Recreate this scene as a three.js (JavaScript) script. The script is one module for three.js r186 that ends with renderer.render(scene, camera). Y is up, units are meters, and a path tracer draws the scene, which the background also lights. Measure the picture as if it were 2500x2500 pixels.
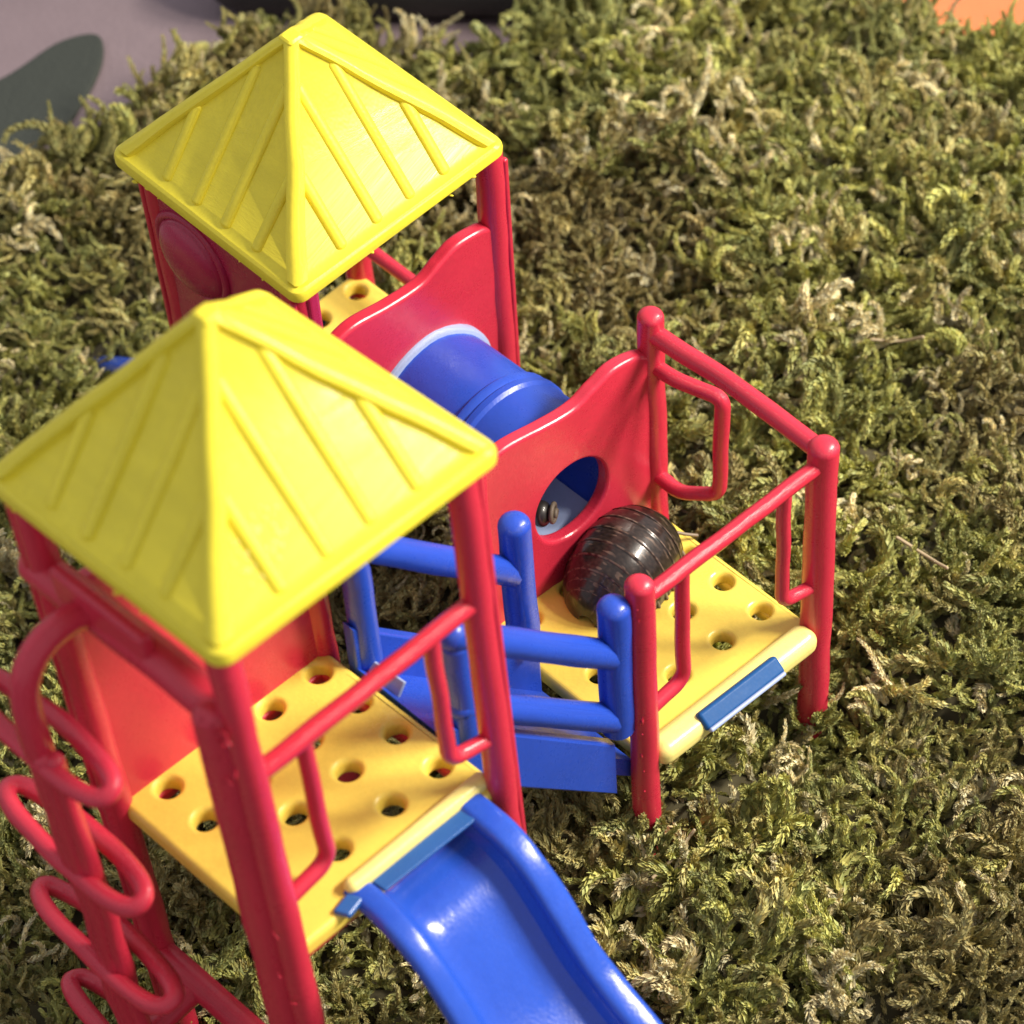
import * as THREE from 'three';
import { RoundedBoxGeometry } from 'three/addons/geometries/RoundedBoxGeometry.js';
import { mergeGeometries, mergeVertices, toCreasedNormals } from 'three/addons/utils/BufferGeometryUtils.js';
import { ImprovedNoise } from 'three/addons/math/ImprovedNoise.js';

// Everything is laid out in toy units (one tower is two units wide) and scaled to metres: 1 unit = 9 mm.
const S = 0.009;
const W = (u, y, v) => new THREE.Vector3(u, y, -v);           // u right-front, v right-back, y up
const scene = new THREE.Scene();

// ---------------------------------------------------------------- camera
const camera = new THREE.PerspectiveCamera(21.673, 1, 0.01, 5);
const eye = new THREE.Vector3(8.518, 13.8873, 5.3951), fwd = new THREE.Vector3(-0.50062, -0.75172, -0.4293);
camera.up.set(-0.51113, 0.65693, -0.55425);
camera.position.copy(eye).multiplyScalar(S);
camera.lookAt(eye.clone().add(fwd).multiplyScalar(S));
camera.focus = 19.4 * S;
camera.userData.fStop = 70;

// ---------------------------------------------------------------- light: a row of three ceiling spots behind on the right, an even pale background colour all round
scene.background = new THREE.Color(0.56, 0.55, 0.59);
const aim = W(-1.8, -0.8, 4.2), toKey = new THREE.Vector3(0.49, 0.66, -0.57).normalize();
for (const k of [-1, 0, 1]) {
  const lamp = new THREE.SpotLight(0xfff4e4, 0.22, 0, 0.5, 1, 2);
  lamp.name = 'ceiling_spot';
  lamp.position.copy(aim).addScaledVector(toKey, 34).add(new THREE.Vector3(-0.1, 0.3, -0.95).multiplyScalar(k * 7.5)).multiplyScalar(S);
  lamp.target.position.copy(aim).multiplyScalar(S);
  lamp.shadow.radius = 1.1; lamp.castShadow = true;
  lamp.shadow.mapSize.set(2048, 2048); lamp.shadow.camera.near = 0.05; lamp.shadow.camera.far = 2;
  scene.add(lamp, lamp.target);
}

const renderer = new THREE.WebGLRenderer({ antialias: true });
renderer.toneMapping = THREE.LinearToneMapping;
renderer.toneMappingExposure = 1.05;
renderer.shadowMap.enabled = true;

// ---------------------------------------------------------------- helpers
let seed = 7;
const rnd = () => { seed = (seed * 1664525 + 1013904223) >>> 0; return seed / 4294967296; };
const rr = (a, b) => a + (b - a) * rnd();
const perlin = new ImprovedNoise();
const nz = (x, y, z = 0.5) => perlin.noise(x, y, z);
const lerp = THREE.MathUtils.lerp, smooth = THREE.MathUtils.smoothstep;

function noiseTexture(size, fn, srgb = false) {
  const d = new Uint8Array(size * size * 4);
  for (let j = 0; j < size; j++) for (let i = 0; i < size; i++) {
    const c = fn(i / size, j / size), k = (j * size + i) * 4;
    for (let q = 0; q < 3; q++) d[k + q] = Math.max(0, Math.min(255, Math.round((Array.isArray(c) ? c[q] : c) * 255)));
    d[k + 3] = 255;
  }
  const t = new THREE.DataTexture(d, size, size);
  t.wrapS = t.wrapT = THREE.RepeatWrapping; t.magFilter = THREE.LinearFilter; t.minFilter = THREE.LinearMipmapLinearFilter; t.generateMipmaps = true;
  if (srgb) t.colorSpace = THREE.SRGBColorSpace;
  t.needsUpdate = true;
  return t;
}
// noise that tiles over the unit square
function tiled(x, y, f, z) {
  const a = nz(x * f, y * f, z), b = nz((x - 1) * f, y * f, z), c = nz(x * f, (y - 1) * f, z), d = nz((x - 1) * f, (y - 1) * f, z);
  return lerp(lerp(a, b, x), lerp(c, d, x), y);
}
const bumpTex = noiseTexture(512, (x, y) => 0.5 + 0.18 * tiled(x, y, 9, 1.3) + 0.16 * tiled(x, y, 30, 4.1) + 0.14 * tiled(x, y, 90, 7.7));
const roughTex = noiseTexture(512, (x, y) => {
  const smear = tiled(x, y * 0.999, 6, 2.2) + 0.6 * tiled(x, y, 22, 5.5), fine = tiled(x, y, 120, 8.8);
  return 0.62 + 0.26 * smear + 0.22 * fine;
});
const tintTex = noiseTexture(512, (x, y) => { const g = 0.96 + 0.05 * tiled(x, y, 5, 3.3) + 0.03 * tiled(x, y, 40, 6.1) + 0.03 * tiled(x, y, 140, 9.4); return [g, g, g]; }, true);

function plastic(name, r, g, b, rough, extra = {}) {
  const m = new THREE.MeshPhysicalMaterial({ color: new THREE.Color().setRGB(r, g, b), roughness: rough, map: tintTex, roughnessMap: roughTex, bumpMap: bumpTex, bumpScale: 0.00004, ior: 1.5, ...extra });
  m.name = name;
  return m;
}
const M = {
  roof: plastic('lemon_plastic', 0.86, 0.745, 0.05, 0.6, { specularIntensity: 0.7 }),
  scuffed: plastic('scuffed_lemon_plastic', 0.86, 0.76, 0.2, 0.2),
  deck: plastic('yolk_plastic', 0.86, 0.65, 0.1, 0.58),
  lip: plastic('pale_yolk_plastic', 0.88, 0.76, 0.24, 0.5),
  red: plastic('red_plastic', 0.6, 0.03, 0.062, 0.5),
  rail: plastic('glossy_red_plastic', 0.6, 0.028, 0.055, 0.2),
  blue: plastic('blue_plastic', 0.022, 0.075, 0.5, 0.5),
  slide: plastic('glossy_blue_plastic', 0.022, 0.085, 0.52, 0.4, { bumpScale: 0.00004 }),
  wornAndGlare: plastic('worn_and_glare_pale_blue_plastic', 0.32, 0.4, 0.62, 0.7),  // worn edges and scuffs, and the glare painted inside the tunnel
  tab: plastic('dark_blue_plastic', 0.012, 0.085, 0.27, 0.75, { specularIntensity: 0.35 }),
  teal: plastic('thin_blue_film', 0.025, 0.11, 0.36, 0.4),
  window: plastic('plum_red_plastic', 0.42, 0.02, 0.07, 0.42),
};

// tiling coordinates from the position (in units), by the way the face looks
function finish(geo, wobble = 0.006, top = false) {
  let g = geo.index ? geo.toNonIndexed() : geo;
  for (const k of Object.keys(g.attributes)) if (!['position', 'normal'].includes(k)) g.deleteAttribute(k);
  if (!g.attributes.normal) g.computeVertexNormals();
  const p = g.attributes.position, n = g.attributes.normal, uv = new Float32Array(p.count * 2);
  for (let i = 0; i < p.count; i++) {
    let x = p.getX(i), y = p.getY(i), z = p.getZ(i);
    const ax = Math.abs(n.getX(i)), ay = Math.abs(n.getY(i)), az = Math.abs(n.getZ(i));
    const a = top || ay >= ax && ay >= az ? [x, z] : ax >= az ? [z, y] : [x, y];
    uv[i * 2] = a[0] * 0.5 + 0.13; uv[i * 2 + 1] = a[1] * 0.5 + 0.37;
    if (wobble) {
      const w = wobble, dx = nz(x * 2.3, y * 2.3, z * 2.3 + 9), dy = nz(x * 2.3 + 31, y * 2.3, z * 2.3), dz = nz(x * 2.3, y * 2.3 + 17, z * 2.3);
      x += w * dx * 2; y += w * dy; z += w * dz * 2;
    }
    p.setXYZ(i, x * S, y * S, z * S);
  }
  g.setAttribute('uv', new THREE.BufferAttribute(uv, 2));
  return g;
}
function plain(g) {                                            // position and normal only, ready to merge
  const o = g.index ? g.toNonIndexed() : g.clone();
  for (const k of Object.keys(o.attributes)) if (!['position', 'normal'].includes(k)) o.deleteAttribute(k);
  o.morphAttributes = {};
  return o;
}
const join = (list) => mergeGeometries(list.map(plain));
function mesh(name, geo, mat, parent) {
  const m = new THREE.Mesh(geo, mat);
  m.name = name; m.castShadow = m.receiveShadow = true;
  parent.add(m);
  return m;
}
const usedNames = {};
function numbered(name) { const k = usedNames[name] = (usedNames[name] ?? -1) + 1; return k ? name + '_' + String(k).padStart(3, '0') : name; }
function tag(o, label, category, extra = {}) { o.userData = { label, category, ...extra }; return o; }

// round bar through points, round ends
function rod(pts, r, { seg = 10, closed = false, tension = 0.5, straight = false } = {}) {
  const v = pts.map((p) => W(...p));
  let curve;
  if (straight) { curve = new THREE.CurvePath(); for (let i = 0; i + 1 < v.length; i++) curve.add(new THREE.LineCurve3(v[i], v[i + 1])); }
  else curve = new THREE.CatmullRomCurve3(v, closed, 'catmullrom', tension);
  const n = Math.max(8, (v.length - 1) * 8), list = [new THREE.TubeGeometry(curve, n, r, seg, closed)];
  if (!closed) for (const e of [v[0], v[v.length - 1]]) list.push(new THREE.SphereGeometry(r, seg, 8).translate(e.x, e.y, e.z));
  return join(list);
}
function roundedPath(pts, r, corner = 0.1) {                    // polyline with rounded corners
  const v = pts.map((p) => W(...p)), path = new THREE.CurvePath();
  let from = v[0];
  for (let i = 1; i < v.length; i++) {
    if (i === v.length - 1) { path.add(new THREE.LineCurve3(from, v[i])); break; }
    const a = v[i].clone().sub(v[i - 1]).normalize(), b = v[i + 1].clone().sub(v[i]).normalize();
    const p = v[i].clone().addScaledVector(a, -corner), q = v[i].clone().addScaledVector(b, corner);
    path.add(new THREE.LineCurve3(from, p)); path.add(new THREE.QuadraticBezierCurve3(p, v[i].clone(), q)); from = q;
  }
  const list = [new THREE.TubeGeometry(path, 60, r, 10)];
  for (const e of [v[0], v[v.length - 1]]) list.push(new THREE.SphereGeometry(r, 10, 8).translate(e.x, e.y, e.z));
  return join(list);
}
// upright post with a rounded top
function column(u, v, y0, y1, r, flat = 0) {
  const prof = [], N = 30;
  for (let i = 0; i <= N; i++) prof.push(new THREE.Vector2(r * (1.03 - 0.06 * i / N), lerp(y0, y1 - r * 0.7, i / N)));
  for (let i = 1; i <= 8; i++) { const a = i / 8 * Math.PI / 2; prof.push(new THREE.Vector2(Math.max(1e-4, r * 0.97 * Math.cos(a)), y1 - r * 0.7 + r * 0.7 * Math.sin(a))); }
  const g = new THREE.LatheGeometry(prof, 18);
  g.translate(u, 0, -v);
  return g;
}
function roundBox(w, h, d, r) { return new RoundedBoxGeometry(w, h, d, 3, r); }

// a tower's own frame: plan yaw and slight lean
const FR = {
  1: { at: [0, 0, 0], rot: [0, -0.0193, 0.048] },
  2: { at: [-3.8276, -1.8218, -3.6033], rot: [0.0015, 0.0425, -0.0679] },
  3: { at: [-0.3628, -1.8184, -3.4802], rot: [-0.0402, -0.0222, 0.0205] },
};
function seat(o, k) {
  const f = FR[k];
  o.position.set(...f.at).multiplyScalar(S); o.rotation.set(f.rot[1], f.rot[0], f.rot[2], 'YXZ');
  return o;
}
function toWorld(k, u, y, v) {
  const f = FR[k], p = W(u, y, v).applyEuler(new THREE.Euler(f.rot[1], f.rot[0], f.rot[2], 'YXZ')).add(new THREE.Vector3(...f.at));
  return [p.x, p.y, -p.z];
}

// ---------------------------------------------------------------- ground: table, moss bed
const TABLE = -3.5;
const rim = [[-9.2, 2.2], [-9.25, 3.8], [-9.1, 4.7], [-9.1, 5.5], [-9.3, 6.5], [-8.6, 7.8], [-7.9, 7.85], [-7.3, 8.3], [-7.0, 9.2], [-6.3, 10.6], [-5.0, 11.5], [-4.4, 11.4], [-3.5, 11.85], [-1.2, 12.5], [2, 13.3], [6, 12], [9, 8], [9.5, 3], [8, -2], [5, -5], [0, -6.5], [-5, -6], [-8.5, -3], [-9.4, 0]];
function rimDistance(u, v) {                                    // positive inside
  let inside = false, d = 1e9;
  for (let i = 0, j = rim.length - 1; i < rim.length; j = i++) {
    const [x1, y1] = rim[j], [x2, y2] = rim[i];
    if ((y2 > v) !== (y1 > v) && u < (x1 - x2) * (v - y2) / (y1 - y2) + x2) inside = !inside;
    const t = Math.max(0, Math.min(1, ((u - x1) * (x2 - x1) + (v - y1) * (y2 - y1)) / ((x2 - x1) ** 2 + (y2 - y1) ** 2)));
    d = Math.min(d, Math.hypot(u - x1 - t * (x2 - x1), v - y1 - t * (y2 - y1)));
  }
  return inside ? d : -d;
}
function mossHeight(u, v) {
  const d = rimDistance(u, v), lump = 0.26 * nz(u * 0.45, v * 0.45, 3.3) + 0.2 * nz(u * 1.1, v * 1.1, 8.1) + 0.1 * nz(u * 2.6, v * 2.6, 1.7);
  const h = -2.72 + lump * 1.25 - 0.3 * Math.exp(-((u - 0.55) ** 2 + (v - 4.4) ** 2) / 0.5) - 0.3 * Math.exp(-((u + 6.35) ** 2 + (v - 3.0) ** 2) / 0.45);
  return lerp(TABLE + 0.02, h, smooth(d, -0.45, 0.75));
}
{
  const t = mesh('tabletop', finish(new THREE.PlaneGeometry(90, 90, 1, 1).rotateX(-Math.PI / 2).translate(-6, TABLE, -6), 0), new THREE.MeshStandardMaterial({ name: 'mauve_matte', color: new THREE.Color().setRGB(0.23, 0.175, 0.19), roughness: 0.8, map: tintTex, bumpMap: bumpTex, bumpScale: 0.0002 }), scene);
  t.userData.kind = 'structure';
  const g = new THREE.PlaneGeometry(21, 22, 210, 220).rotateX(-Math.PI / 2).translate(0, 0, -3.2);
  const p = g.attributes.position;
  for (let i = 0; i < p.count; i++) {
    const u = p.getX(i), v = -p.getZ(i);
    p.setY(i, mossHeight(u, v) - 0.1 + 0.12 * nz(u * 5, v * 5, 2.2) - (rimDistance(u, v) < -0.4 ? 0.1 : 0));
  }
  g.computeVertexNormals();
  const soil = mesh('soil', finish(g, 0), new THREE.MeshStandardMaterial({ name: 'dark_moss_bed', color: new THREE.Color().setRGB(0.07, 0.06, 0.028), roughness: 1, map: tintTex }), scene);
  soil.userData.kind = 'structure';
}

// ---------------------------------------------------------------- moss shoots
function shootGeometry(len, curl, leaves, fat, twist) {
  const pos = [], nor = [], col = [], stem = [];
  const N = 24;
  let a = 0.1, x = 0, y = 0;
  for (let i = 0; i <= N; i++) { stem.push([x, y, 0.05 * Math.sin(i / N * 4 + twist), a]); const ds = len / N; x += Math.cos(a) * ds; y += Math.sin(a) * ds; a += curl * (0.4 + 1.4 * i / N) / N; }
  const at = (t) => { const f = Math.min(N - 1e-6, t * N), i = Math.floor(f), k = f - i, p = stem[i], q = stem[i + 1]; return { p: new THREE.Vector3(lerp(p[0], q[0], k), lerp(p[1], q[1], k), lerp(p[2], q[2], k)), d: new THREE.Vector3(q[0] - p[0], q[1] - p[1], q[2] - p[2]).normalize() }; };
  const tri = (A, B, C, c) => {
    const n = B.clone().sub(A).cross(C.clone().sub(A)).normalize();
    for (const q of [A, B, C]) { pos.push(q.x, q.y, q.z); nor.push(n.x, n.y, n.z); col.push(...c); }
  };
  for (let i = 0; i < leaves; i++) {
    const t = (i + rnd() * 0.6) / leaves, { p, d } = at(Math.min(0.999, t)), ang = i * 2.4 + twist + rr(-0.3, 0.3);
    const up = new THREE.Vector3(0, 0, 1), side = new THREE.Vector3().crossVectors(d, up).normalize();
    const out = side.multiplyScalar(Math.cos(ang)).addScaledVector(up, Math.sin(ang));
    const taper = fat * (1.08 - 0.6 * t * t) * rr(0.8, 1.2), L = 0.068 * taper, Wd = 0.0145 * taper, open = rr(0.5, 1.25);
    const across = new THREE.Vector3().crossVectors(d, out).normalize();
    const dir = d.clone().multiplyScalar(Math.cos(open)).addScaledVector(out, Math.sin(open));
    const mid = p.clone().addScaledVector(dir, L * 0.45), tip = p.clone().addScaledVector(dir, L * 0.8).addScaledVector(d, L * 0.3).addScaledVector(out, -L * 0.08);
    const base = p.clone().addScaledVector(out, 0.016 * taper), fold = out.clone().multiplyScalar(-0.006).addScaledVector(d, 0.004);
    const l = mid.clone().addScaledVector(across, Wd), r = mid.clone().addScaledVector(across, -Wd), c0 = mid.clone().add(fold);
    const k = rr(0.72, 1.2), warm = rr(-0.08, 0.1), c = [k * (1 + warm), k, k * (1 - warm * 1.5)];
    tri(base, l, c0, c); tri(base, c0, r, c); tri(l, tip, c0, c); tri(c0, tip, r, c);
  }
  const g = new THREE.BufferGeometry();
  for (let i = 0; i < pos.length; i++) pos[i] *= S;
  g.setAttribute('position', new THREE.Float32BufferAttribute(pos, 3));
  g.setAttribute('normal', new THREE.Float32BufferAttribute(nor, 3));
  g.setAttribute('color', new THREE.Float32BufferAttribute(col, 3));
  return g;
}
const mossMat = new THREE.MeshPhysicalMaterial({ name: 'moss_leaf', color: 0xffffff, vertexColors: true, roughness: 0.55, side: THREE.DoubleSide, specularIntensity: 0.7 });
{
  const moss = new THREE.Group(); moss.name = 'moss'; scene.add(moss);
  tag(moss, 'dry curly olive green moss covering the ground under and around the toy playground', 'moss', { kind: 'stuff' });
  const kinds = [];
  for (let i = 0; i < 16; i++) kinds.push({ g: shootGeometry(rr(0.28, 0.58), rr(-1, 0.55) < 0 ? rr(0.6, 2.4) : rr(2.6, 4.8), 150, rr(0.8, 1.35), rr(0, 6)), m: [], c: [] });
  const q = new THREE.Quaternion(), e = new THREE.Euler(), mat = new THREE.Matrix4();
  const put = (u, v, y, yaw, roll, pitch, size, tone) => {
    const k = kinds[Math.floor(rnd() * kinds.length)];
    e.set(roll, yaw, pitch, 'YZX'); q.setFromEuler(e);
    mat.compose(W(u, y, v).multiplyScalar(S), q, new THREE.Vector3(size, size, size));
    k.m.push(mat.clone()); k.c.push(tone);
  };
  const palette = [[0.42, 0.425, 0.13], [0.47, 0.43, 0.17], [0.31, 0.25, 0.115], [0.68, 0.62, 0.37], [0.33, 0.345, 0.12]];
  const toneAt = (u, v, jitter) => {
    const brown = smooth(nz(u * 0.42 + 3, v * 0.42, 6.6) + 0.3 * smooth(u - v * 0.5, -2.5, 2) + 0.35 * nz(u * 1.7, v * 1.7, 9.2) + rr(-jitter, jitter), 0.0, 0.42), r = rnd();
    const a = r < 0.5 ? palette[0] : r < 0.7 ? palette[1] : r < 0.89 ? palette[4] : palette[3], k = rr(0.8, 1.15);
    return a.map((c, i) => lerp(c, palette[2][i], (r > 0.89 ? 0.3 : 0.75) * brown) * k);
  };
  const holes = [];
  for (let i = 0; i < 190; i++) holes.push([rr(-9.5, 6), rr(-5, 12.5), rr(0.1, 0.3)]);
  const inHole = (u, v) => holes.some(([a, b, r]) => (u - a) ** 2 + (v - b) ** 2 < r * r * (0.8 + 0.5 * nz(u * 6, v * 6, 1)));
  const near = (u, v) => u > -10 && u < 5.5 && v > -4 && v < 13;
  // matted underlayer, short and low
  for (let u = -10; u < 10; u += 0.095) for (let v = -7; v < 13.5; v += 0.095) {
    const x = u + rr(-0.1, 0.1), z = v + rr(-0.1, 0.1);
    if (rimDistance(x, z) < -0.15 || (!near(x, z) && rnd() < 0.5)) continue;
    if (inHole(x, z) && rnd() < 0.6) continue;
    put(x, z, mossHeight(x, z) - 0.1 + rr(-0.08, 0.05), rr(0, 6.3), rr(-1.2, 1.2), rr(-0.25, 0.35), rr(0.65, 1), toneAt(x, z, 0.2).map((c) => c * 0.9));
  }
  // tufts: shoots that spring from one spot, lean the same way and share a tone
  for (let u = -10; u < 10; u += 0.27) for (let v = -7; v < 13.5; v += 0.27) {
    const cx = u + rr(-0.25, 0.25), cz = v + rr(-0.25, 0.25), d = rimDistance(cx, cz);
    if (d < -0.05 || (!near(cx, cz) && rnd() < 0.5) || inHole(cx, cz)) continue;
    const tone = toneAt(cx, cz, 0.3), dir = 4 * nz(cx * 0.5, cz * 0.5, 7.3) + rr(-0.9, 0.9), lift = rr(-0.08, 0.14), n = 4 + Math.floor(rnd() * 7), big = rr(0.8, 1.25) * lerp(0.62, 1.12, smooth(nz(cx * 0.5 + 9, cz * 0.5, 4.4) + 0.12 * (cz - cx) * 0.2, -0.3, 0.45));
    for (let i = 0; i < n; i++) {
      const a = rr(0, 6.3), r = 0.2 * Math.sqrt(rnd()), x = cx + r * Math.cos(a), z = cz + r * Math.sin(a), k = rr(0.82, 1.2);
      put(x, z, mossHeight(x, z) + lift + rr(-0.07, 0.05), dir * 1.6 + rr(-0.8, 0.8), rr(-1.2, 1.2), rr(-0.05, 0.6) + (d < 0.5 ? 0.25 : 0), big * rr(0.8, 1.2), tone.map((c) => c * k));
    }
  }
  let count = 0;
  for (const k of kinds) {
    const im = new THREE.InstancedMesh(k.g, mossMat, k.m.length);
    im.name = 'shoots'; im.userData.kind = 'stuff'; im.castShadow = im.receiveShadow = true;
    k.m.forEach((m, i) => { im.setMatrixAt(i, m); im.setColorAt(i, new THREE.Color().setRGB(...k.c[i])); });
    moss.add(im); count += k.m.length;
  }
  console.log('moss shoots', count);
}

// ---------------------------------------------------------------- the toy playground
const toy = new THREE.Group(); toy.name = 'toy_playground'; scene.add(toy);
tag(toy, 'red, yellow and blue plastic toy playground with two yellow roofs standing on moss', 'toy playground');
const part = (name, geo, mat, k, wobble, top) => { const m = mesh(name, finish(geo, wobble, top), mat, toy); if (k) seat(m, k); return m; };
const sub = (name, geo, mat, parent, wobble, top) => mesh(name, finish(geo, wobble, top), mat, parent);

// --- roofs
const RISE = 1.138, SLOPE = Math.hypot(1, RISE);
function squareRing(h, r, y, n = 5) {
  const out = [];
  for (let c = 0; c < 4; c++) for (let i = 0; i < n; i++) {
    const a = (c + i / (n - 1)) * Math.PI / 2, cx = [1, -1, -1, 1][c] * (h - r), cz = [1, 1, -1, -1][c] * (h - r);
    out.push(new THREE.Vector3(cx + r * Math.cos(a), y, cz + r * Math.sin(a)));
  }
  return out;
}
function loft(rings, capTop = true, capBottom = true) {
  const pos = [], n = rings[0].length;
  const t = (a, b, c) => pos.push(a.x, a.y, a.z, b.x, b.y, b.z, c.x, c.y, c.z);
  for (let k = 0; k + 1 < rings.length; k++) for (let i = 0; i < n; i++) {
    const j = (i + 1) % n, A = rings[k][i], B = rings[k][j], C = rings[k + 1][j], D = rings[k + 1][i];
    t(A, C, B); t(A, D, C);
  }
  const cap = (ring, flip) => { const c = ring.reduce((s, p) => s.add(p), new THREE.Vector3()).divideScalar(n); for (let i = 0; i < n; i++) { const j = (i + 1) % n; flip ? t(c, ring[i], ring[j]) : t(c, ring[j], ring[i]); } };
  if (capTop) cap(rings[rings.length - 1], false);
  if (capBottom) cap(rings[0], true);
  const g = new THREE.BufferGeometry();
  g.setAttribute('position', new THREE.Float32BufferAttribute(pos, 3));
  g.computeVertexNormals();
  return toCreasedNormals(g, 0.6);
}
function faceMatrix(c, lift) {                                  // sheet frame of roof face c: x along the eave, y up the slope, origin at the apex
  const a = c * Math.PI / 2, out = new THREE.Vector3(Math.cos(a), 0, Math.sin(a)), along = new THREE.Vector3(-Math.sin(a), 0, Math.cos(a)).multiplyScalar(-1);
  const up = out.clone().multiplyScalar(-1).setY(RISE).divideScalar(SLOPE), n = new THREE.Vector3().crossVectors(along, up);
  return new THREE.Matrix4().makeBasis(along, up, n).setPosition(n.clone().multiplyScalar(lift).add(new THREE.Vector3(0, RISE, 0)));
}
const ribGeo = [-0.5, -0.16, 0.16, 0.5].map((x) => {            // raised ribs down each roof face
  const top = -(SLOPE * Math.abs(x) + 0.13), bot = -1.455, n = top - bot;
  return new THREE.CapsuleGeometry(0.033, n, 6, 14).scale(1.45, 1, 1).translate(x, (top + bot) / 2, 0);
});
function makeRoof(k, e, du, dv, ry) {
  const rimH = 0.147, d = 0.05;
  const core = loft([
    squareRing(0.97, 0.07, -rimH - 0.005), squareRing(1.015, 0.085, -rimH + 0.004), squareRing(1.038, 0.095, -rimH + 0.035), squareRing(1.04, 0.095, -0.05), squareRing(1.032, 0.095, -0.025), squareRing(1.01, 0.09, -0.008),
    squareRing(0.985, 0.088, RISE * 0.015 - 0.026), squareRing(0.93, 0.083, RISE * 0.07 - 0.064), squareRing(0.5, 0.05, RISE * 0.5 - 0.072), squareRing(0.075, 0.02, RISE * 0.925 - 0.055), squareRing(0.066, 0.025, RISE * 0.945), squareRing(0.05, 0.02, RISE * 0.957),
  ]);
  const place = (g) => { g.rotateY(ry); g.translate(du, e, -dv); g.scale(1, 1, 1); return g; };
  const roof = part('roof', place(core), M.roof, k, 0.008);
  // hip ridges: a chevron strip along each corner
  for (let c = 0; c < 4; c++) {
    const A = faceMatrix(c, 0), B = faceMatrix((c + 1) % 4, 0), rings = [];
    // hip between face c (its -x side) and the next one: find it by the shared corner
    for (let i = 0; i <= 12; i++) {
      const t = lerp(0.05, 0.99, i / 12), s = t, y = -t * SLOPE, w = lerp(0.7, 1, i / 12);
      const onA = (inset, lift) => new THREE.Vector3(-(s - inset * w), y, lift).applyMatrix4(A), onB = (inset, lift) => new THREE.Vector3(s - inset * w, y, lift).applyMatrix4(B);
      rings.push([onA(0.125, -0.06), onA(0.115, -0.012), onA(0.1, 0.004), onA(0.045, 0.006), onA(0.02, 0.0), onB(0.02, 0.0), onB(0.045, 0.006), onB(0.1, 0.004), onB(0.115, -0.012), onB(0.125, -0.06)]);
    }
    const g = loft(rings);
    sub('hip_ridge', place(g), M.roof, roof, 0.008);
  }
  for (let c = 0; c < 4; c++) ribGeo.forEach((s) => sub('roof_rib', place(s.clone().applyMatrix4(faceMatrix(c, -0.046))), M.roof, roof, 0.008));
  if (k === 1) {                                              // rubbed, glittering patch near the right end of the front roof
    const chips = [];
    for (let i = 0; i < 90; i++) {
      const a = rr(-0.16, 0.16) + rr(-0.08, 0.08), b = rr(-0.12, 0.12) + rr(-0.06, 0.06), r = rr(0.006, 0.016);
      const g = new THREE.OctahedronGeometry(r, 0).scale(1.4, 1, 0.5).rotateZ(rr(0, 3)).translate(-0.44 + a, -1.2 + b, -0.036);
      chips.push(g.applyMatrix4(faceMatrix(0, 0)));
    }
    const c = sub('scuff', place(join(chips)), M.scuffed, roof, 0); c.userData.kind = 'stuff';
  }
  // moulding burrs along the rim
  const burrs = [];
  for (let i = 0; i < 14; i++) { const a = rr(-0.9, 0.9), side = Math.floor(rnd() * 4), r = rr(0.008, 0.02), g = new THREE.IcosahedronGeometry(r, 1).scale(1.6, 0.8, 0.8); g.rotateY(rr(0, 3)).translate(1.03, -0.13 + rr(-0.02, 0.02), a).rotateY(side * Math.PI / 2); burrs.push(g); }
  const b = sub('moulding_burr', place(join(burrs)), M.roof, roof, 0); b.userData.kind = 'stuff';
  return roof;
}
makeRoof(1, 3.021, 0.0175, -0.001, 0.0079);
makeRoof(2, 2.8693, -0.0558, -0.0627, -0.0033);

// --- decks
function deckGeometry() {
  const b = 0.042, h = 0.875 - b, s = new THREE.Shape();
  s.moveTo(-h, -h); s.lineTo(h, -h); s.lineTo(h, h); s.lineTo(-h, h); s.closePath();
  for (const u of [-0.705, -0.32, 0.06, 0.47]) for (const v of [-0.59, -0.17, 0.29, 0.705]) { const p = new THREE.Path(); p.absarc(u, v, 0.12, 0, Math.PI * 2, true); s.holes.push(p); }
  const g = new THREE.ExtrudeGeometry(s, { depth: 0.05, bevelEnabled: true, bevelThickness: 0.05, bevelSize: b, bevelSegments: 5, curveSegments: 20 });
  g.rotateX(-Math.PI / 2); g.translate(0, -0.1, 0);
  return g;
}
for (const k of [1, 2, 3]) {
  const deck = part('deck', deckGeometry().translate(0, k === 2 ? 0.12 : 0, 0), M.deck, k, 0.006);
  if (k !== 2) sub('lip', k === 1 ? roundBox(0.12, 0.13, 1.2, 0.055).translate(0.775, 0.02, -0.24) : roundBox(0.23, 0.22, 1.62, 0.095).translate(0.9, 0.015, 0.02), M.lip, deck);
  sub('deck_edge_beam', join([roundBox(0.08, 0.1, 1.6, 0.03).translate(0.8, -0.16, 0), roundBox(0.08, 0.1, 1.6, 0.03).translate(-0.8, -0.16, 0), roundBox(1.6, 0.1, 0.08, 0.03).translate(0, -0.16, 0.8), roundBox(1.6, 0.1, 0.08, 0.03).translate(0, -0.16, -0.8)]), k === 1 ? M.red : M.deck, deck);
}
// blue tab set in the lip of the open deck
{
  const tilt = (g) => g.rotateZ(-0.7).translate(0.972, 0.088, 0.03);
  const tab = part('slot_tab', tilt(roundBox(0.15, 0.1, 0.8, 0.03)), M.tab, 3, 0.004);
  sub('worn_edge', tilt(roundBox(0.035, 0.05, 0.78, 0.015).translate(0.078, 0.035, 0)), M.wornAndGlare, tab, 0.012);
}

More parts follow.
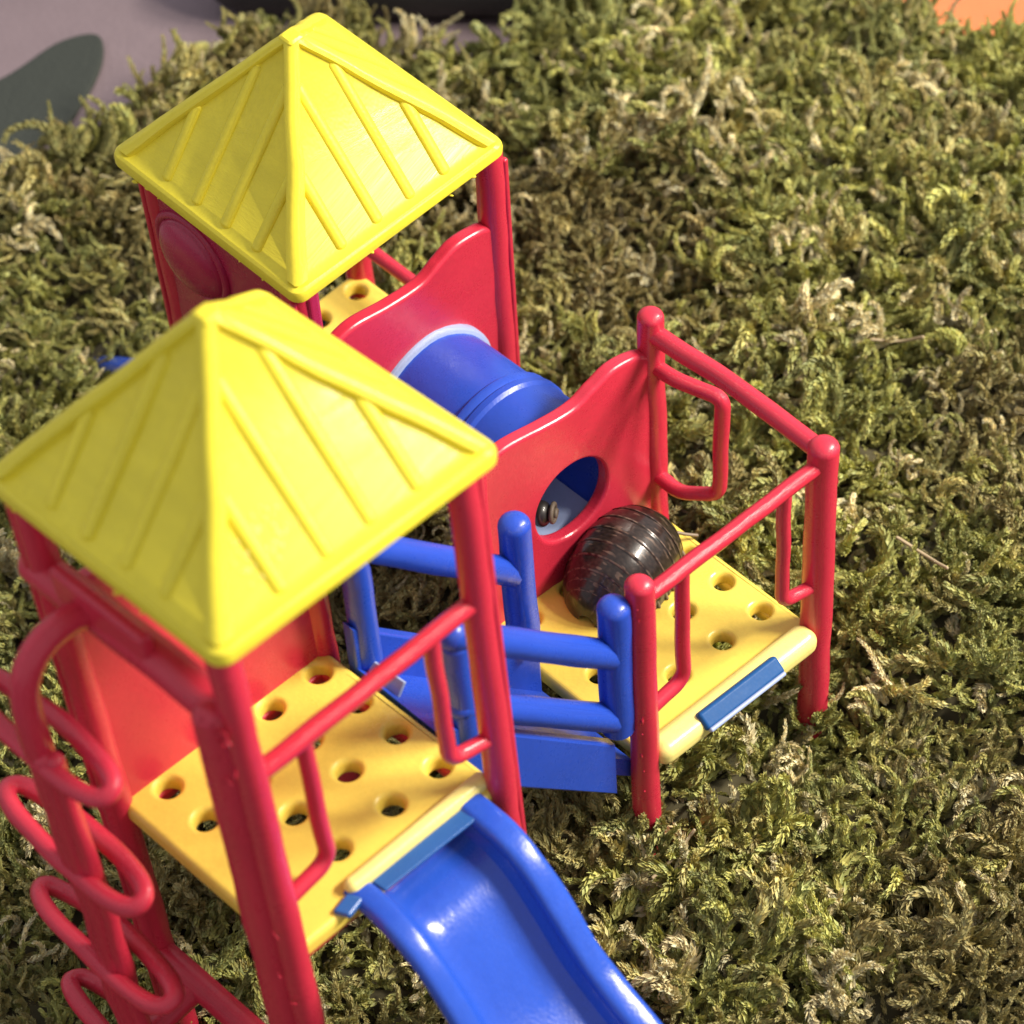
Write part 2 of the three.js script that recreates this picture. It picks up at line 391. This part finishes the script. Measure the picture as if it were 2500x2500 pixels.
// --- posts
const P = 0.862;
for (const [u, v] of [[1, -1], [1, 1], [-1, -1], [-1, 1]]) {
  const g1 = [column(u * P, v * 0.88, -3.4, 2.95, 0.1)];
  if (u > 0 && v < 0) g1.push(column(u * P - 0.11, v * 0.88 - 0.085, -3.4, 2.34, 0.115));
  else g1.push(roundBox(0.05, 5.6, 0.05, 0.02).translate(u * (P + 0.06), 0.0, -v * 0.96));
  part('post', join(g1), M.red, 1);
  const [pu, pv] = u > 0 && v < 0 ? [0.77, -0.96] : [u * P, v * 0.88];
  part('post', join([column(pu, pv, -1.75, 2.8, 0.115), roundBox(0.05, 4.3, 0.05, 0.02).translate(pu + u * 0.075, 0.5, -pv - v * 0.09)]), M.red, 2);
  const top = u < 0 ? (v > 0 ? 2.08 : 1.8) : v > 0 ? 1.98 : 1.94;
  part('post', join([column(u * P, v * 0.885, -1.75, top, u > 0 && v > 0 ? 0.118 : 0.105)]), M.red, 3);
}

{ // torn moulding flash where the cross bar meets the doubled front post
  const slivers = [];
  for (let i = 0; i < 34; i++) {
    const y = i < 22 ? rr(1.75, 2.32) : rr(-1.6, 1.7), g = new THREE.ConeGeometry(rr(0.008, 0.02), rr(0.03, 0.09), 5).scale(1, 1, 0.5).rotateX(rr(-0.8, 0.8)).rotateZ(rr(-1.2, 1.2));
    const along = rnd(); slivers.push(g.translate(lerp(0.72, 0.9, along) + 0.03, y, lerp(1.06, 0.985, along) + rr(0, 0.015)));
  }
  const f = part('moulding_flash', join(slivers), M.rail, 1, 0); f.userData.kind = 'stuff';
  const seams = [];
  for (const [u, v] of [[0.95, 0.95], [0.93, -0.97]]) for (let i = 0; i < 14; i++) seams.push(new THREE.IcosahedronGeometry(rr(0.005, 0.012), 0).scale(1, rr(1, 5), 1).translate(u + rr(-0.01, 0.01), rr(-1.7, 1.9), -v + rr(-0.01, 0.01)));
  const t = part('moulding_flash', join(seams), M.red, 3, 0); t.userData.kind = 'stuff';
  const b = part('moulding_flash', join(seams.map((g) => g.clone().translate(0.0, 0.6, 0.01))), M.red, 2, 0); b.userData.kind = 'stuff';
}
// --- railings on the open fronts of towers 1 and 3: a top rail and two hooked balusters each
function frontRail(k, y) {
  const r = part('railing', rod([[0.87, y, -0.86], [0.87, y + 0.01, 0], [0.87, y + 0.03, 0.86]], 0.062), M.rail, k);
  for (const s of [1, -1]) sub('baluster', roundedPath([[0.87, y, 0.5 * s], [0.87, 0.58, 0.5 * s], [0.87, 0.5, 0.86 * s]], 0.055, 0.12), M.red, r);
  return r;
}
frontRail(1, 1.72); frontRail(3, 1.74);
{ // back rail of the open platform, with an ear-shaped grip beside the tall post
  const r = part('railing', rod([[-0.86, 1.87, 0.88], [0, 1.89, 0.9], [0.86, 1.86, 0.88]], 0.075), M.red, 3);
  sub('hand_grip', roundedPath([[-0.8, 1.55, 0.88], [-0.62, 1.555, 0.88], [-0.25, 1.52, 1.01], [-0.27, 0.5, 1.0], [-0.55, 0.4, 0.86], [-0.8, 0.4, 0.87]], 0.06, 0.09), M.red, r);
  part('railing', rod([[-0.86, 0.5, 0.88], [0.86, 0.5, 0.88]], 0.06), M.red, 2);
}

// --- wall panels
function panelGeometry(top, hole, bottom = -0.06, half = 0.87, thick = 0.12) {
  const s = new THREE.Shape(), b = 0.035, pts = top.map((p) => new THREE.Vector2(...p));
  s.moveTo(-half, bottom); s.lineTo(half, bottom); s.lineTo(half, pts[0].y); s.splineThru(pts.slice(1)); s.lineTo(-half, bottom);
  if (hole) { const p = new THREE.Path(); p.absarc(hole[0], hole[1], hole[2] + b, 0, Math.PI * 2, true); s.holes.push(p); }
  const g = new THREE.ExtrudeGeometry(s, { depth: thick - 2 * b, bevelEnabled: true, bevelThickness: b, bevelSize: b, bevelOffset: -b * 0, bevelSegments: 4, curveSegments: 28 });
  g.translate(0, 0, -thick / 2 + b);
  g.rotateY(Math.PI / 2);                                       // shape x -> -z (v), depth -> u
  return g;
}
const wave = (d) => [[0.87, 1.62 + d], [0.72, 1.73 + d], [0.48, 1.77 + d], [0.28, 1.71 + d], [0.08, 1.645 + d], [-0.24, 1.67 + d], [-0.6, 1.73 + d], [-0.87, 1.66 + d]];
part('tunnel_panel', panelGeometry(wave(0), [0, 0.77, 0.36]).translate(-0.87, 0, 0), M.red, 3);
part('tunnel_panel', panelGeometry(wave(0.3), [-0.12, 0.8, 0.5]).translate(0.87, 0, 0), M.red, 2);
part('back_panel', panelGeometry([[0.87, 1.9], [0.4, 1.95], [0, 1.8], [-0.4, 1.9], [-0.87, 1.95]], null).translate(-0.87, 0, 0), M.red, 1);
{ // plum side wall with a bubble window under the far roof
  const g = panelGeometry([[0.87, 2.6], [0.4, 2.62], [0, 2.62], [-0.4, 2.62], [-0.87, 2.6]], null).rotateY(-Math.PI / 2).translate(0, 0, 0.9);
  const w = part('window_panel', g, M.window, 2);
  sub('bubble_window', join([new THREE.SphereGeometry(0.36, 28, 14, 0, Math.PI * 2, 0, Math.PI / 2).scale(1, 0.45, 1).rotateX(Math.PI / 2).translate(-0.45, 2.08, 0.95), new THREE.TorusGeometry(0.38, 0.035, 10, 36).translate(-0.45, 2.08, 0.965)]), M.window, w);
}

// --- tunnel between the far tower and the open platform
{
  const prof = [[0.47, -0.9], [0.6, -0.92], [0.605, -1.2], [0.605, -1.5], [0.625, -1.53], [0.625, -1.58], [0.6, -1.61], [0.612, -1.64], [0.612, -1.68], [0.575, -1.72], [0.57, -2.1], [0.565, -2.5], [0.47, -2.5], [0.46, -1.7], [0.47, -0.9]].map((p) => new THREE.Vector2(p[0], p[1]));
  const g = toCreasedNormals(new THREE.LatheGeometry(prof, 40), 0.5).rotateZ(-Math.PI / 2).translate(0, 0.77, 0);
  const t = part('tunnel', g, M.blue, 3, 0.004);
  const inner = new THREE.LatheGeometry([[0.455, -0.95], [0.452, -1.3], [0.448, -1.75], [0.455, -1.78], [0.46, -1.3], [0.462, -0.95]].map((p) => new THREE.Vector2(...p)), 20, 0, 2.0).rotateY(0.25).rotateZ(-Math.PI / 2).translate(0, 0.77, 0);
  sub('painted_glare_floor', inner, M.wornAndGlare, t, 0.004);  // glare from the opening, painted in as a pale lining low inside the tube
  const r = new THREE.LatheGeometry([[0.5, -2.36], [0.592, -2.36], [0.615, -2.4], [0.615, -2.46], [0.59, -2.5], [0.5, -2.5], [0.5, -2.36]].map((p) => new THREE.Vector2(...p)), 40).rotateZ(-Math.PI / 2).translate(0, 0.77, 0);
  sub('worn_collar', r, M.wornAndGlare, t, 0.01);
}

// --- sloping bridge between tower 1 and the open platform
{
  const slope = -1.09, rampY = (v) => -0.06 - 1.13 * (v - 0.9);
  const slab = (u, w, lift, h, v0 = 0.92, v1 = 2.5) => {
    const s = new THREE.Shape(); s.moveTo(v0, rampY(v0) + lift); s.lineTo(v1, rampY(v1) + lift); s.lineTo(v1, rampY(v1) + lift - h); s.lineTo(v0, rampY(v0) + lift - h);
    const g = new THREE.ExtrudeGeometry(s, { depth: w - 0.04, bevelEnabled: true, bevelSize: 0.02, bevelThickness: 0.02, bevelSegments: 2 });
    return g.rotateY(Math.PI / 2).translate(u - w / 2 + 0.02, 0, 0);
  };
  const b = part('bridge', slab(-0.1, 0.95, 0, 0.16), M.blue, 0);
  sub('scuff', roundBox(0.3, 0.03, 0.16, 0.01).rotateX(0.85).translate(-0.35, -0.1, -0.99), M.wornAndGlare, b, 0.02);
  for (const u of [0.36, -0.58]) {
    const up = u < 0 ? 0.12 : 0;
    sub('skirt', slab(u, 0.1, u < 0 ? 0.42 : 0.2, u < 0 ? 0.8 : 0.56, 0.92, u < 0 ? 2.5 : 2.32), M.blue, b);
    const q = (y0, r) => rod([[u, y0 - slope * 0 + up, 1.02], [u, y0 + slope * 1.37 + up, 2.39]], r, { seg: 12 });
    sub('handrail', q(0.97, 0.105), M.blue, b); if (u > 0) sub('handrail', q(0.25, 0.105), M.blue, b);
    sub('bridge_post', join([column(u, 2.41, -1.35 + up, 0.05 + up, 0.12).applyMatrix4(new THREE.Matrix4()), roundBox(0.2, 1.3, 0.2, 0.06).translate(u, -0.72 + up, -2.41)]), M.blue, b);
    sub('bridge_post', join([column(u, 1.04, -0.1, 0.92 + up, 0.1), roundBox(0.17, 0.8, 0.17, 0.05).translate(u, 0.35 + up, -1.04)]), M.blue, b);
  }
}

// --- slides
function sweep(path, section) {                                 // path: [u, y] ; section: [v, n] closed loop
  const curve = new THREE.SplineCurve(path.map((p) => new THREE.Vector2(...p))), N = 60, rings = [];
  for (let i = 0; i <= N; i++) {
    const p = curve.getPointAt(i / N), t = curve.getTangentAt(i / N), n = new THREE.Vector2(-t.y, t.x);
    rings.push(section.map(([v, h]) => W(p.x + n.x * h, p.y + n.y * h, v)));
  }
  return loft(rings);
}
const slidePath = [[0.76, 0.02], [1.05, 0.0], [1.26, -0.06], [1.45, -0.2], [1.64, -0.42], [1.86, -0.69], [2.1, -0.87], [2.4, -1.05], [2.9, -1.42], [3.5, -1.93], [4.0, -2.3], [4.5, -2.5]];
function roundSection(v0, v1, n0, n1, r) {
  const out = [];
  for (const [cx, cy, a0] of [[v1 - r, n1 - r, 0], [v0 + r, n1 - r, 1], [v0 + r, n0 + r, 2], [v1 - r, n0 + r, 3]]) for (let i = 0; i <= 4; i++) { const a = (a0 + i / 4) * Math.PI / 2; out.push([cx + r * Math.cos(a), cy + r * Math.sin(a)]); }
  return out;
}
function makeSlide(k, turn) {
  const sec = [];
  const inner = [[-0.24, -0.04], [-0.2, -0.06], [-0.165, -0.12], [-0.13, -0.185], [-0.08, -0.21], [0, -0.214], [0.2, -0.216], [0.4, -0.214], [0.47, -0.21], [0.52, -0.185], [0.555, -0.12], [0.59, -0.06], [0.63, -0.04]];
  sec.push(...inner.slice().reverse(), ...inner.map(([v, n]) => [v, n - 0.06]));
  const turnIt = (g) => (turn ? g.rotateY(Math.PI) : g);
  const s = part('slide', turnIt(sweep(slidePath, sec.slice())), M.slide, k, 0.006, true);
  sub('side_rail', turnIt(sweep(slidePath, roundSection(0.54, 0.74, -0.1, 0.02, 0.055))), M.slide, s, 0.006, true);
  sub('side_rail', turnIt(sweep(slidePath, roundSection(-0.38, -0.2, -0.1, 0.02, 0.055))), M.slide, s, 0.006, true);
  sub('top_flange', turnIt(join([roundBox(0.13, 0.03, 0.8, 0.012).translate(0.885, 0.0, -0.19), roundBox(0.12, 0.05, 0.16, 0.02).rotateY(0.3).translate(0.86, 0.01, 0.42)])), M.teal, s, 0.022);
  return s;
}
makeSlide(1, false); makeSlide(2, true);

// --- climber of stacked loops on the left face of tower 1
{
  const arch = [[-0.36, 2.22, -0.9], [-0.38, 2.28, -1.1], [-0.38, 2.22, -1.32], [-0.37, 1.98, -1.46], [-0.36, 1.5, -1.5], [-0.37, 0.4, -1.48], [-0.4, -0.7, -1.46], [-0.42, -1.8, -1.46], [-0.44, -3.1, -1.46]];
  const c = part('climber', join([rod(arch, 0.088), rod(arch.slice(4).map(([u, y, v]) => [u + 0.12, y - 0.01, v + 0.02]), 0.062), rod(arch.slice(4).map(([u, y, v]) => [u + 0.06, y - 0.02, v - 0.01]), 0.075)]), M.red, 1, 0.012);
  [1.46, 0.38, -0.7, -1.78].forEach((y, i) => {
    const pts = [], cu = -0.5 - 0.01 * i, hl = 0.66, hw = 0.13;
    for (let a = 0; a < 24; a++) { const t = a / 24 * Math.PI * 2; pts.push([cu + hl * Math.sign(Math.cos(t)) * Math.pow(Math.abs(Math.cos(t)), 0.75), y + 0.03 * Math.sin(t * 2), -1.4 + hw * Math.sign(Math.sin(t)) * Math.pow(Math.abs(Math.sin(t)), 0.8)]); }
    sub('foothold_loop', rod(pts, 0.064, { closed: true, seg: 12 }), M.red, c, 0.012);
  });
  const bar = part('cross_bar', rod([[-0.95, 2.16, -0.89], [0, 2.22, -0.9], [0.72, 2.23, -0.9]], 0.12), M.red, 1);
  sub('mounting_plate', roundBox(0.85, 0.34, 0.1, 0.04).translate(-0.2, 2.3, 0.95), M.red, bar);
  part('base_bar', join([rod([[-0.86, -1.62, -0.9], [0.86, -1.58, -0.9]], 0.1), rod([[-0.4, -1.62, -0.9], [-0.42, -1.7, -1.45]], 0.08)]), M.red, 1);
}

// ---------------------------------------------------------------- the woodlouse
{
  const bug = new THREE.Group(); bug.name = 'woodlouse'; scene.add(bug);
  tag(bug, 'shiny dark brown woodlouse with armoured segments on the yellow deck beside the red tunnel panel', 'woodlouse');
  const at = toWorld(3, -0.5, 0.0, 0.18);
  bug.position.copy(W(...at)).multiplyScalar(S); bug.rotation.y = 0.24 + Math.PI / 2;   // local +x towards +v
  const L = 1.06, segs = [0, 0.09, 0.215, 0.345, 0.475, 0.6, 0.715, 0.81, 0.865, 0.915, 1];
  // t = 0 head ... 1 tail
  const half = (t) => 0.4 * Math.pow(Math.max(0, 1 - Math.pow(Math.abs(t - 0.47) / 0.53, 2.3)), 0.5), high = (t) => 0.49 * Math.pow(Math.max(0, 1 - Math.pow(Math.abs(t - 0.47) / 0.53, 2.2)), 0.55);
  const rows = [], NP = 56;
  const ring = (t, grow) => { const r = []; for (let i = 0; i <= NP; i++) { const a = (i / NP - 0.5) * Math.PI * 1.06, w = half(t) * grow, h = high(t) * grow; r.push([L * (0.5 - t), 0.03 + Math.max(-0.02, h * Math.cos(a)), w * Math.sign(Math.sin(a)) * Math.pow(Math.abs(Math.sin(a)), 0.92)]); } return r; };
  for (let s = 0; s + 1 < segs.length; s++) for (let i = 0; i <= 7; i++) {
    const f = i / 7, t = lerp(segs[s], segs[s + 1], f) * 0.985 + 0.008, grow = 1 + 0.016 * Math.pow(f, 2.2) - (f < 0.1 ? 0.003 : 0);
    rows.push({ r: ring(t, grow), t, f });
  }
  const pos = [], uv = [], idx = [], n = NP + 1;
  rows.forEach((row) => row.r.forEach((p, i) => { pos.push(p[0] * S, p[1] * S, p[2] * S); uv.push(row.t, i / NP); }));
  for (let j = 0; j + 1 < rows.length; j++) for (let i = 0; i < NP; i++) { const a = j * n + i, b = a + 1, c = a + n, d = c + 1; idx.push(a, b, c, b, d, c); }
  const g = new THREE.BufferGeometry();
  g.setAttribute('position', new THREE.Float32BufferAttribute(pos, 3)); g.setAttribute('uv', new THREE.Float32BufferAttribute(uv, 2)); g.setIndex(idx); g.computeVertexNormals();
  const skin = noiseTexture(1024, (x, y) => {
    const k = segs.findIndex((q, i) => x >= q && x < (segs[i + 1] ?? 2)), f = (x - segs[k]) / ((segs[k + 1] ?? 1.01) - segs[k]);
    const blot = nz(x * 34, y * 14, 2.2) + 0.4 * nz(x * 70, y * 30, 7.1), zone = 0.25 + 0.75 * Math.max(Math.exp(-(((y - 0.36) / 0.05) ** 2)), Math.exp(-(((y - 0.64) / 0.05) ** 2)), 0.9 * Math.exp(-(((y - 0.5) / 0.035) ** 2)), 0.7 * Math.exp(-(((y - 0.2) / 0.06) ** 2)), 0.7 * Math.exp(-(((y - 0.8) / 0.06) ** 2)));
    const spot = smooth(blot * (0.6 + zone), 0.44, 0.6) * zone * 0.85, edge = smooth(f, 0.88, 0.95) * 0.95 * smooth(nz(x * 30, y * 30, 4) + 0.7, 0.3, 0.9), mott = 0.85 + 0.4 * nz(x * 50, y * 35, 5);
    const base = [0.19 * mott, 0.155 * mott, 0.135 * mott], tan = [0.42, 0.35, 0.3], m = Math.min(1, Math.max(spot, edge));
    return base.map((b, i) => lerp(b, tan[i], m));
  }, true);
  const shell = new THREE.MeshPhysicalMaterial({ name: 'woodlouse_shell', map: skin, roughness: 0.3, specularIntensity: 0.7, bumpMap: bumpTex, bumpScale: 0.00002, clearcoat: 0.35, clearcoatRoughness: 0.06, side: THREE.DoubleSide });
  mesh('body', g, shell, bug);
  const limb = new THREE.MeshStandardMaterial({ name: 'woodlouse_leg', color: new THREE.Color().setRGB(0.2, 0.15, 0.1), roughness: 0.5 });
  for (let i = 0; i < 7; i++) for (const s of [-1, 1]) { const t = 0.15 + i * 0.095, x = L * (0.5 - t), w = half(t); mesh('leg', finish(join([rod([[x, 0.12, -s * w * 0.55], [x + 0.015, 0.1, -s * (w * 0.92)], [x + 0.02, 0.015, -s * (w + 0.01)]], 0.013, { seg: 6 })]), 0), limb, bug); }
  for (const s of [-1, 1]) mesh('antenna', finish(rod([[0.44, 0.08, s * 0.1], [0.52, 0.1, s * 0.17], [0.58, 0.06, s * 0.24], [0.64, 0.02, s * 0.3]], 0.014, { seg: 6 }), 0), limb, bug);
}
{ // small curled creature in the tunnel mouth
  const c = new THREE.Group(); c.name = 'curled_bug'; scene.add(c);
  tag(c, 'tiny dark curled bug with a tan spiral lying inside the blue tunnel mouth', 'bug');
  c.position.copy(W(...toWorld(3, -1.02, 0.47, -0.13))).multiplyScalar(S); c.rotation.y = 0.5;
  const dark = new THREE.MeshPhysicalMaterial({ name: 'dark_shell', color: new THREE.Color().setRGB(0.02, 0.017, 0.014), roughness: 0.4, clearcoat: 0.4 }), tan = new THREE.MeshStandardMaterial({ name: 'tan_shell', color: new THREE.Color().setRGB(0.13, 0.1, 0.07), roughness: 0.6 });
  mesh('body', finish(new THREE.SphereGeometry(0.11, 24, 16).scale(0.8, 1, 1).translate(0, 0.1, 0), 0.02), dark, c);
  const sp = []; for (let i = 0; i < 30; i++) { const a = i / 29 * 9, r = 0.085 - 0.0022 * i; sp.push([0.08 + 0.0012 * i, 0.115 + r * Math.sin(a), r * Math.cos(a)]); }
  mesh('spiral', finish(rod(sp, 0.02, { seg: 8 }), 0.004), tan, c);
}

// ---------------------------------------------------------------- beyond the moss
{
  const pts = [[-9.95, 4.3], [-10.0, 5.0], [-10.25, 5.55], [-10.55, 5.95], [-10.87, 6.14], [-11.05, 5.8], [-11.03, 5.1], [-11.2, 4.3], [-11.1, 3.5], [-10.4, 3.4]];
  const s = new THREE.Shape(); s.moveTo(...pts[0]); s.splineThru([...pts.slice(1), pts[0]].map((p) => new THREE.Vector2(...p)));
  const g = new THREE.ExtrudeGeometry(s, { depth: 0.03, bevelEnabled: true, bevelSize: 0.03, bevelThickness: 0.02, bevelSegments: 2 }).rotateX(-Math.PI / 2).translate(0, TABLE + 0.03, 0);
  const leaf = mesh('leaf', finish(g, 0.01), new THREE.MeshStandardMaterial({ name: 'dull_green_leaf', color: new THREE.Color().setRGB(0.035, 0.042, 0.034), roughness: 0.8, bumpMap: bumpTex, bumpScale: 0.0003 }), scene);
  tag(leaf, 'dark grey green rounded leaf on the mauve surface at the moss edge', 'leaf');
  const sheet = mesh('orange_card', finish(roundBox(9, 0.06, 6, 0.02).rotateY(0.8).translate(-2.6, TABLE + 0.07, -15.6), 0), new THREE.MeshStandardMaterial({ name: 'orange_card', color: new THREE.Color().setRGB(0.85, 0.24, 0.09), roughness: 0.7, map: tintTex }), scene);
  tag(sheet, 'bright orange card behind the moss on the right', 'card');
  const tray = mesh('tray_rim', finish(rod([[-10.1, TABLE + 0.45, 7.65], [-9.1, TABLE + 0.45, 8.45], [-8.1, TABLE + 0.45, 9.35], [-6.6, TABLE + 0.45, 10.6], [-5.6, TABLE + 0.45, 11.6]], 0.46, { seg: 24 }), 0.02), new THREE.MeshStandardMaterial({ name: 'black_rubber', color: new THREE.Color().setRGB(0.022, 0.021, 0.021), roughness: 0.6 }), scene);
  tag(tray, 'black rounded rim lying behind the moss beyond the far yellow roof', 'rim');
}
// loose dry fibres on the moss
{
  const dry = new THREE.MeshStandardMaterial({ name: 'dry_fibre', color: new THREE.Color().setRGB(0.42, 0.33, 0.2), roughness: 0.7 });
  const list = [
    [[0.82, 2.25], [0.83, 2.45], [0.84, 2.68], 'short straight straw fibre on moss in front of the blue slot tab'],
    [[0.17, 5.72], [0.45, 5.75], [0.71, 5.7], 'pale curved fibre on moss to the right of the red corner post'],
    [[-1.46, 7.3], [-1.25, 7.45], [-1.05, 7.5], 'thin tan fibre on moss behind the tall red post'],
    [[3.0, 3.9], [2.75, 4.3], [2.9, 4.75], 'long wavy pale fibre on moss near the lower right corner'],
  ];
  for (const [a, b, c, label] of list) {
    const f = [a, b, c].map(([u, v], i) => [u, mossHeight(u, v) + 0.22 + 0.08 * i, v]);
    const m = mesh(numbered('dry_fibre'), finish(rod(f, 0.014, { seg: 6 }), 0.01), dry, scene);
    tag(m, label, 'fibre', { group: 'loose dry fibres on the moss' });
  }
}
renderer.render(scene, camera);
